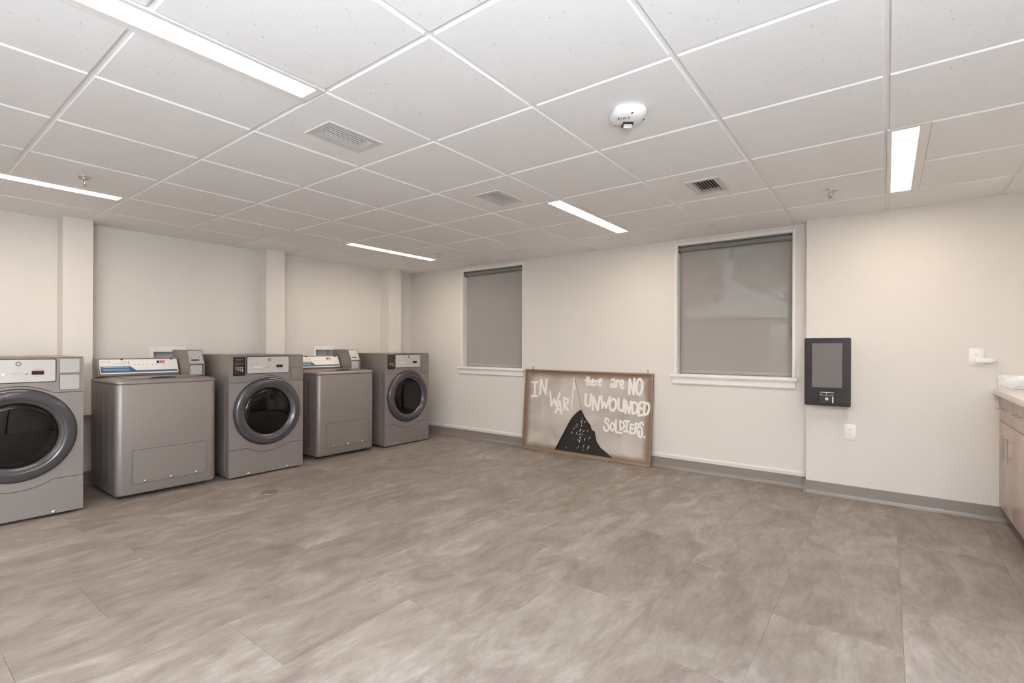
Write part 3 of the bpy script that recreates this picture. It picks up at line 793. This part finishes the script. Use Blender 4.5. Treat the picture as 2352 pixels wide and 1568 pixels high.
    bm=BM(); prism(bm,[(-.276,.916),(-.276,1.020),(-.345,1.142),(-.66,1.142),(-.66,.916)],'y',y0-.003,y0); obj('coin_box_side',bm,'machine_metal',cb)
    bm=BM(); prism(bm,[(-.276,.916),(-.276,1.020),(-.345,1.142),(-.66,1.142),(-.66,.916)],'y',y1,y1+.003); obj('coin_box_side',bm,'machine_metal',cb)
    bm=BM(); box(bm,-.281,-.277,y0+.006,y1-.018,.924,1.006,.001,1); obj('cash_door',bm,'plate_bright',cb)
    bm=BM(); box(bm,-.2802,-.2785,y0+.001,y1-.001,1.008,1.013); box(bm,-.2795,-.2785,y1-.018,y1-.012,.922,1.008); obj('cash_door_gap',bm,'gasket_shade',cb)
    sv=Vector((-.065,0,.12)).normalized(); sn=Vector((sv.z,0,-sv.x)); So=Vector((-.280,0,1.018))
    def sp_(y,v_,h): return So+Vector((0,y,0))+sv*v_+sn*h
    def sbox(bm,a,b,c,d,h0,h1):
        A=[bm.verts.new(sp_(*p)) for p in ((a,c,h0),(b,c,h0),(b,d,h0),(a,d,h0))]; B=[bm.verts.new(sp_(*p)) for p in ((a,c,h1),(b,c,h1),(b,d,h1),(a,d,h1))]
        bm.faces.new(A); bm.faces.new(B[::-1])
        for i in range(4): bm.faces.new((A[i],B[i],B[(i+1)%4],A[(i+1)%4]))
    bm=BM(); sbox(bm,y0+.004,y1-.004,.004,.130,0,.002); obj('coin_plate',bm,'plate_bright',cb)
    bm=BM(); sbox(bm,y0+.018,y1-.035,.030,.042,.002,.0026); sbox(bm,y0+.008,y0+.013,.058,.064,.002,.0026); sbox(bm,y1-.032,y1-.027,.058,.064,.002,.0026); obj('coin_slot',bm,'slot_black',cb)
    for y in (-.29,.29):
        for x in (-.12,-.60):
            bm=BM(); lathe(bm,[(.018,0),(.020,.006),(.010,.010),(.010,.032)],(x,y,0),'z',12,True); obj('levelling_foot',bm,'machine_dark',t)
    return t
wa=washer('top loading washer with slotted left side, nearest the left edge of the photo',(-4.605,1.526,0))
wb=copy_tree(wa); wb.location=(-4.665,3.222,0); wb['label']='top loading washer between the two card reader dryers'

# hookup boxes
for k,(y0,y1,z0,z1) in enumerate(HB):
    t=thing('washer_outlet_box',['white recessed plumbing box on the wall behind the nearer top loading washer','white recessed plumbing box on the wall behind the farther top loading washer'][k],'outlet box',(XL,(y0+y1)/2,0),'recessed washer hookup boxes')
    h=(y1-y0)/2; m_=.030
    bm=BM()
    zt=z1+.046
    for q in ((0,.008,-h-m_,-h,z0-.03,zt),(0,.008,h,h+m_,z0-.03,zt),(0,.008,-h,h,z1,zt),(0,.008,-h,h,z0-.03,z0)): box(bm,*q)
    obj('face_frame',bm,'trim_white',t)
    bm=BM()
    for q in ((-.09,.0,-h+.0005,-h+.003,z0+.0005,z1-.0005),(-.09,.0,h-.003,h-.0005,z0+.0005,z1-.0005),(-.09,0,-h+.003,h-.003,z1-.003,z1-.0005),(-.09,0,-h+.003,h-.003,z0+.0005,z0+.003),(-.095,-.09,-h+.0005,h-.0005,z0+.0005,z1-.0005)): box(bm,*q)
    obj('recess',bm,'box_inside',t)
    for s in (-1,1):
        bm=BM(); lathe(bm,[(.010,0),(.010,.05),(.016,.05),(.016,.07)],(-.05,s*.06,z0+.003),'z',12,True); obj('valve',bm,'chrome',t,smooth=True,auto=True)

# floor drain cover
t=thing('floor_drain','small round cover plate set in the floor in front of the washers','drain cover',(-3.96,2.01,0))
bm=BM(); lathe(bm,[(.066,0),(.065,.003),(.058,.0035)],(0,0,0),'z',32,True); obj('rim',bm,'drain_metal',t,smooth=True,auto=True)
bm=BM(); lathe(bm,[(.056,.003),(.056,.0042),(.0005,.0042)],(0,0,0),'z',32); obj('cover',bm,'drain_metal',t,smooth=True,auto=True)

# ------------------------------------------------------------------ leaning sign board
BL=.92; tilt=math.atan2(.072,.915)
t=thing('painted_sign','large painted wooden sign reading IN WAR there are NO UNWOUNDED SOLDIERS, leaning on back wall','sign',(-2.618,4.706,.0008))
t.rotation_euler=(-tilt,0,0)
bxo('board',-.772,.772,0,.010,.002,.918,'sign_face',t)
fw_=.023
for nm,q in (('frame_rail',(-.776,.776,-.014,.012,0,fw_)),('frame_rail',(-.776,.776,-.014,.012,.92-fw_+.006,.92)),('frame_stile',(-.776,-.776+fw_-.004,-.014,.012,fw_,.92-fw_+.006)),('frame_stile',(.776-fw_+.004,.776,-.014,.012,fw_,.92-fw_+.006))):
    bxo(nm,*q,'sign_frame_wood',t,.002)
STROKES=[[(-3.302,0.768),(-3.217,0.775)],[(-3.253,0.77),(-3.254,0.615)],[(-3.297,0.608),(-3.216,0.613)],[(-3.179,0.637),(-3.176,0.802),(-3.104,0.645),(-3.098,0.809)],[(-3.043,0.669),(-3.018,0.515),(-2.986,0.593),(-2.958,0.52),(-2.917,0.662)],[(-2.958,0.445),(-2.909,0.578),(-2.882,0.438)],[(-2.936,0.481),(-2.884,0.485)],[(-2.859,0.615),(-2.851,0.487)],[(-2.858,0.612),(-2.808,0.605),(-2.802,0.568),(-2.851,0.538)],[(-2.84,0.539),(-2.802,0.484)],[(-2.579,0.856),(-2.579,0.772)],[(-2.603,0.821),(-2.554,0.823)],[(-2.557,0.857),(-2.556,0.77)],[(-2.556,0.806),(-2.54,0.822),(-2.528,0.81),(-2.529,0.77)],[(-2.516,0.802),(-2.493,0.809),(-2.498,0.832),(-2.514,0.832),(-2.517,0.796),(-2.505,0.771),(-2.487,0.782)],[(-2.472,0.824),(-2.472,0.774)],[(-2.472,0.816),(-2.448,0.826)],[(-2.437,0.805),(-2.412,0.815),(-2.407,0.839),(-2.429,0.842),(-2.44,0.817),(-2.436,0.779),(-2.419,0.774),(-2.409,0.789)],[(-2.294,0.835),(-2.269,0.851),(-2.256,0.831),(-2.256,0.767)],[(-2.258,0.796),(-2.289,0.797),(-2.303,0.779),(-2.288,0.763),(-2.257,0.77)],[(-2.234,0.835),(-2.236,0.765)],[(-2.234,0.82),(-2.213,0.837),(-2.208,0.827)],[(-2.189,0.791),(-2.162,0.803),(-2.157,0.832),(-2.182,0.84),(-2.195,0.81),(-2.185,0.771),(-2.169,0.753),(-2.158,0.769)],[(-2.091,0.705),(-2.091,0.852),(-2.043,0.705),(-2.041,0.86)],[(-1.954,0.782),(-1.957,0.755),(-1.963,0.731),(-1.972,0.714),(-1.982,0.704),(-1.993,0.704),(-2.003,0.714),(-2.011,0.731),(-2.016,0.755),(-2.017,0.782),(-2.015,0.81),(-2.009,0.834),(-2,0.851),(-1.989,0.86),(-1.978,0.86),(-1.968,0.851),(-1.96,0.833),(-1.955,0.809),(-1.954,0.782)],[(-2.587,0.673),(-2.588,0.565),(-2.564,0.546),(-2.531,0.551),(-2.525,0.673)],[(-2.499,0.515),(-2.497,0.651),(-2.437,0.514),(-2.422,0.653)],[(-2.403,0.663),(-2.386,0.542),(-2.366,0.599),(-2.342,0.545),(-2.305,0.66)],[(-2.23,0.582),(-2.234,0.561),(-2.241,0.543),(-2.252,0.53),(-2.264,0.523),(-2.276,0.523),(-2.288,0.53),(-2.296,0.544),(-2.302,0.562),(-2.303,0.583),(-2.299,0.604),(-2.291,0.622),(-2.281,0.635),(-2.268,0.642),(-2.256,0.642),(-2.245,0.634),(-2.236,0.621),(-2.231,0.602),(-2.23,0.582)],[(-2.207,0.65),(-2.203,0.553),(-2.185,0.531),(-2.151,0.526),(-2.143,0.642)],[(-2.124,0.508),(-2.122,0.627),(-2.084,0.508),(-2.07,0.627)],[(-2.058,0.625),(-2.048,0.509),(-2.007,0.523),(-1.994,0.58),(-2.01,0.615),(-2.058,0.624)],[(-1.941,0.631),(-1.976,0.623),(-1.985,0.494),(-1.948,0.503)],[(-1.977,0.562),(-1.95,0.567)],[(-1.923,0.626),(-1.927,0.502),(-1.888,0.522),(-1.873,0.583),(-1.886,0.621),(-1.923,0.626)],[(-2.304,0.407),(-2.318,0.434),(-2.343,0.435),(-2.351,0.403),(-2.308,0.366),(-2.301,0.333),(-2.325,0.304),(-2.354,0.316),(-2.358,0.344)],[(-2.239,0.357),(-2.239,0.344),(-2.243,0.332),(-2.248,0.323),(-2.255,0.317),(-2.263,0.316),(-2.271,0.32),(-2.277,0.328),(-2.281,0.34),(-2.283,0.353),(-2.283,0.366),(-2.279,0.378),(-2.273,0.387),(-2.266,0.393),(-2.259,0.393),(-2.251,0.389),(-2.245,0.381),(-2.24,0.37),(-2.239,0.357)],[(-2.225,0.426),(-2.22,0.304),(-2.157,0.301)],[(-2.18,0.424),(-2.175,0.331),(-2.129,0.372),(-2.143,0.41),(-2.18,0.423)],[(-2.129,0.429),(-2.08,0.427)],[(-2.103,0.428),(-2.109,0.327)],[(-2.134,0.324),(-2.088,0.323)],[(-2.032,0.399),(-2.064,0.398),(-2.067,0.311),(-2.031,0.312)],[(-2.066,0.356),(-2.039,0.359)],[(-2.014,0.314),(-2.009,0.415),(-1.979,0.409),(-1.975,0.382),(-2.007,0.362)],[(-1.998,0.363),(-1.978,0.291)],[(-1.933,0.403),(-1.942,0.429),(-1.962,0.427),(-1.97,0.399),(-1.94,0.358),(-1.938,0.303),(-1.957,0.279),(-1.975,0.299),(-1.968,0.339)],[(-1.915,0.289),(-1.915,0.285)]]
CXB=-2.618
RY=[0]
def ribbon(bm,pts,w_,y):
    RY[0]=(RY[0]+1)%60; y-=RY[0]*.00003
    for i,(p,q) in enumerate(zip(pts[:-1],pts[1:])):
        y-=.000012
        p=Vector(p); q=Vector(q); d=q-p
        if d.length<1e-6: continue
        d.normalize(); nn_=Vector((-d.y,d.x))*w_
        bm.faces.new([bm.verts.new((a.x,y,a.y)) for a in (p+nn_,q+nn_,q-nn_,p-nn_)])
    for p in pts:
        y-=.000012; bm.faces.new([bm.verts.new((p[0]+w_*math.cos(k*PI/5),y,p[1]+w_*math.sin(k*PI/5))) for k in range(10)])
GR=[('IN',0,4),('WAR',4,10),('there',10,18),('are',18,23),('NO',23,25),('UNWOUNDED',25,35),('SOLDIERS',35,99)]
for nm,a,b in GR:
    bm=BM(); wd={'there':.0088,'are':.0095}.get(nm,.0125 if nm in('IN','NO','WAR','UNWOUNDED') else .0102)
    for s in STROKES[a:b]: ribbon(bm,[(x-CXB,z*1.0) for x,z in s],wd,-.0008)
    obj('painted_word',bm,'letter_paint',t,label='the word %s in white paint'%nm)
# plain dark painted hill with pale flecks, slanting pole and pale streamer
hill=[(-2.95,.036),(-2.915,.08),(-2.885,.10),(-2.872,.15),(-2.838,.17),(-2.83,.24),(-2.80,.265),(-2.795,.33),(-2.765,.345),(-2.755,.40),(-2.728,.405),(-2.70,.46),(-2.675,.455),(-2.655,.495),(-2.635,.50),(-2.612,.465),(-2.606,.42),(-2.572,.405),(-2.56,.35),(-2.515,.345),(-2.50,.30),(-2.462,.285),(-2.468,.21),(-2.44,.19),(-2.425,.14),(-2.39,.125),(-2.37,.095),(-2.33,.09),(-2.28,.045),(-2.25,.036)]
bm=BM(); flat(bm,[(x-CXB,z) for x,z in hill],'y',-.0004); bmesh.ops.triangulate(bm,faces=bm.faces); obj('painted_hill',bm,'paint_black',t)
bm=BM(); rnd=random.Random(11)
for i in range(46):
    x=-2.64+rnd.gauss(0,.085); z=.07+rnd.random()*.36
    if abs(x+2.63)>(.47-z)*.52: continue
    l=.006+rnd.random()*.022; a=rnd.choice((1.1,1.25,2.0,.6)); w_=.002+rnd.random()*.003
    d=Vector((math.cos(a),math.sin(a))); e=Vector((-d.y,d.x)); p=Vector((x-CXB,z))
    bm.faces.new([bm.verts.new((q.x,-.0007,q.y)) for q in (p-d*l,p+e*w_,p+d*l,p-e*w_)])
obj('painted_flecks',bm,'letter_paint',t)
bm=BM(); ribbon(bm,[(-2.74-CXB,.874),(-2.627-CXB,.49)],.0028,-.0005); obj('painted_pole',bm,'pole_paint',t)
bm=BM(); flat(bm,[(x-CXB,z) for x,z in [(-2.744,.872),(-2.733,.79),(-2.712,.722),(-2.742,.705),(-2.748,.60),(-2.752,.505),(-2.764,.505),(-2.760,.625),(-2.753,.746)]],'y',-.0005); bmesh.ops.triangulate(bm,faces=bm.faces); obj('painted_streamer',bm,'letter_paint',t)
bm=BM()
for x,z,l in ((-2.738,.80,.008),(-2.733,.77,.010),(-2.727,.745,.012),(-2.736,.72,.010),(-2.749,.66,.006),(-2.753,.61,.007),(-2.757,.56,.006),(-2.759,.525,.005)):
    d=Vector((.55,.83))*l; e=Vector((-.83,.55))*.0018; p=Vector((x-CXB,z)); bm.faces.new([bm.verts.new((q.x,-.0009,q.y)) for q in (p-d,p+e,p+d,p-e)])
obj('painted_flecks',bm,'paint_black',t)
# hanging wire at the left, eye hook at the right
bm=BM(); X=-3.285-CXB
tube(bm,spline([(X+.004,-.002,.922),(X-.010,-.010,.945),(X+.006,-.016,.955),(X+.018,-.016,.940),(X+.004,-.018,.925)],5),.0016,6)
tube(bm,spline([(X-.008,-.017,.938),(X-.014,-.018,.88),(X+.004,-.018,.80),(X+.018,-.018,.88),(X+.012,-.017,.935)],6),.0014,6)
tube(bm,spline([(X+.004,-.018,.80),(X+.002,-.018,.765),(X-.008,-.018,.745),(X+.002,-.018,.735)],5),.0014,6)
obj('hanging_wire',bm,'wire_dark',t)
bm=BM(); X=-1.902-CXB; tube(bm,spline([(X,.0,.915),(X-.001,0,.935),(X-.006,0,.945),(X,0,.954),(X+.006,0,.945),(X,0,.937)],5),.0020,6); obj('eye_hook',bm,'wire_dark',t)

# ------------------------------------------------------------------ wall kiosk
t=thing('payment_kiosk','black wall-mounted payment kiosk with touch screen and card slot right of window','kiosk',(-.372,YB2,0))
bm=BM(); box(bm,-.135,.147,-.108,-.0005,.735,1.245,.006,2); obj('housing',bm,'kiosk_body',t,smooth=True,auto=True)
bm=BM(); prism(bm,rrect(-.155,.158,.722,1.258,.014,5),'y',-.114,-.108); obj('rim',bm,'kiosk_body',t)
bm=BM(); prism(bm,rrect(-.152,.155,.725,1.255,.012,5),'y',-.126,-.114); kf=obj('front_glass',bm,'kiosk_front',t)
bxo('screen',-.099,.099,-.1275,-.126,.869,1.213,'kiosk_screen',kf)
bm=BM(); box(bm,-.055,.047,-.130,-.126,.745,.842,.002,1); cr_=obj('card_terminal',bm,'kiosk_reader',kf)
bm=BM(); box(bm,-.045,.047,-.1325,-.130,.829,.832); box(bm,-.004,-.002,-.132,-.130,.812,.829); box(bm,.036,.044,-.132,-.130,.75,.80)
for k in range(14):
    a=PI+PI*k/13; x=.0+.042*math.cos(a); z=.815+.010*math.sin(a); box(bm,x-.003,x+.003,-.132,-.130,z-.001,z+.001)
obj('terminal_trim',bm,'reader_dot',kf)
bm=BM(); lathe(bm,[(.012,-.126),(.012,-.134),(.008,-.137),(.0005,-.137)],(0,0,.779),'y',24); obj('key_lock',bm,'chrome',kf,smooth=True,auto=True)

# outlets
def outlet(x,z,label,mat='plastic_white'):
    t=thing('wall_outlet',label,'outlet',(x,YB2,z),'duplex wall outlets')
    bm=BM(); box(bm,-.038,.038,-.006,-.0005,-.0595,.0595,.002,2); obj('cover_plate',bm,mat,t,smooth=True,auto=True)
    bm=BM(); prism(bm,rrect(-.0175,.0175,-.0345,.0345,.003,3),'y',-.0078,-.006); rc=obj('receptacle',bm,mat,t)
    for zc in (.0165,-.0165):
        bm=BM(); box(bm,-.0075,-.0055,-.0083,-.0077,zc+.001,zc+.009); box(bm,.0055,.0075,-.0083,-.0077,zc+.001,zc+.009)
        prism(bm,[(.0026*math.cos(k*PI/5),zc-.007+.0026*math.sin(k*PI/5)) for k in range(10)],'y',-.0083,-.0077); obj('socket',bm,'slot_black',rc)
outlet(-.228,.520,'white duplex outlet low on the wall below the kiosk')
outlet(.4945,1.117,'white duplex outlet above the counter with a charger plugged in')
t=thing('phone_charger','white flat plug-in charger with cable, in the outlet above the counter','charger',(.53,YB2,1.093))
bm=BM(); box(bm,-.046,.045,-.034,-.0085,-.016,.016,.005,2); obj('plug_body',bm,'plastic_white',t,smooth=True,auto=True)
bm=BM(); box(bm,.045,.058,-.026,-.016,-.005,.005,.002,1); obj('connector',bm,'plastic_white',t,smooth=True,auto=True)
bm=BM(); tube(bm,spline([(.056,-.021,0),(.072,-.022,-.004),(.078,-.026,-.05),(.082,-.030,-.11),(.075,-.034,-.15),(.070,-.036,-.180),(.085,-.05,-.188),(.12,-.07,-.1885),(.15,-.05,-.1885)],6),.0022,6); obj('cable',bm,'plastic_white',t,smooth=True)

# ------------------------------------------------------------------ base cabinet, counter, backsplash
y0,y1=3.842,YB2-.001
t=thing('base_cabinet','beige laminate base cabinet with bar handles under the pale counter, against the back wall','cabinet',(.61,0,0))
bxo('carcass',.020,.64,y0,y1,.105,.862,'cabinet_laminate',t)
bxo('toe_kick',.075,.63,y0,y1,.001,.105,'toe_dark',t)
ym=4.247
def bar(name,p,q,par):
    p=Vector(p); q=Vector(q); d=(q-p).normalized(); bm=BM(); tube(bm,[p,q],.0048,12)
    for s in (p+d*.02,q-d*.02): tube(bm,[s,s+Vector((.036,0,0))],.0036,10)
    return obj(name,bm,'brushed_nickel',par,smooth=True,auto=True)
g=.0018
for (a,b,hy) in ((ym+g,y1-.002,4.312),(y0+.002,ym-g,4.182)):
    dd=bxo('door',0,.019,a,b,.112,.690,'cabinet_laminate',t,.001); bar('handle',(-.036,hy,.478),(-.036,hy,.632),dd)
    dr=bxo('drawer_front',0,.019,a,b,.6945,.858,'cabinet_laminate',t,.001); m_=(a+b)/2; bar('handle',(-.036,m_-.075,.785),(-.036,m_+.075,.785),dr)
t2=copy_tree(t); t2.location=(.61,-(y1-y0)-.002,0); t2['label']='beige laminate base cabinet nearer the camera, mostly past the right edge of the photo'
t=bxo('countertop',.578,XR,y0-.87,YB2-.0005,.8635,.9025,'stone_top',None,.003); t['label']='pale stone countertop over the base cabinet at the right edge'; t['category']='countertop'
t=bxo('backsplash',.600,XR,YB2-.020,YB2-.0005,.9032,.998,'marble',None,.002); t['label']='white marble backsplash strip on the back wall above the counter'; t['category']='backsplash'
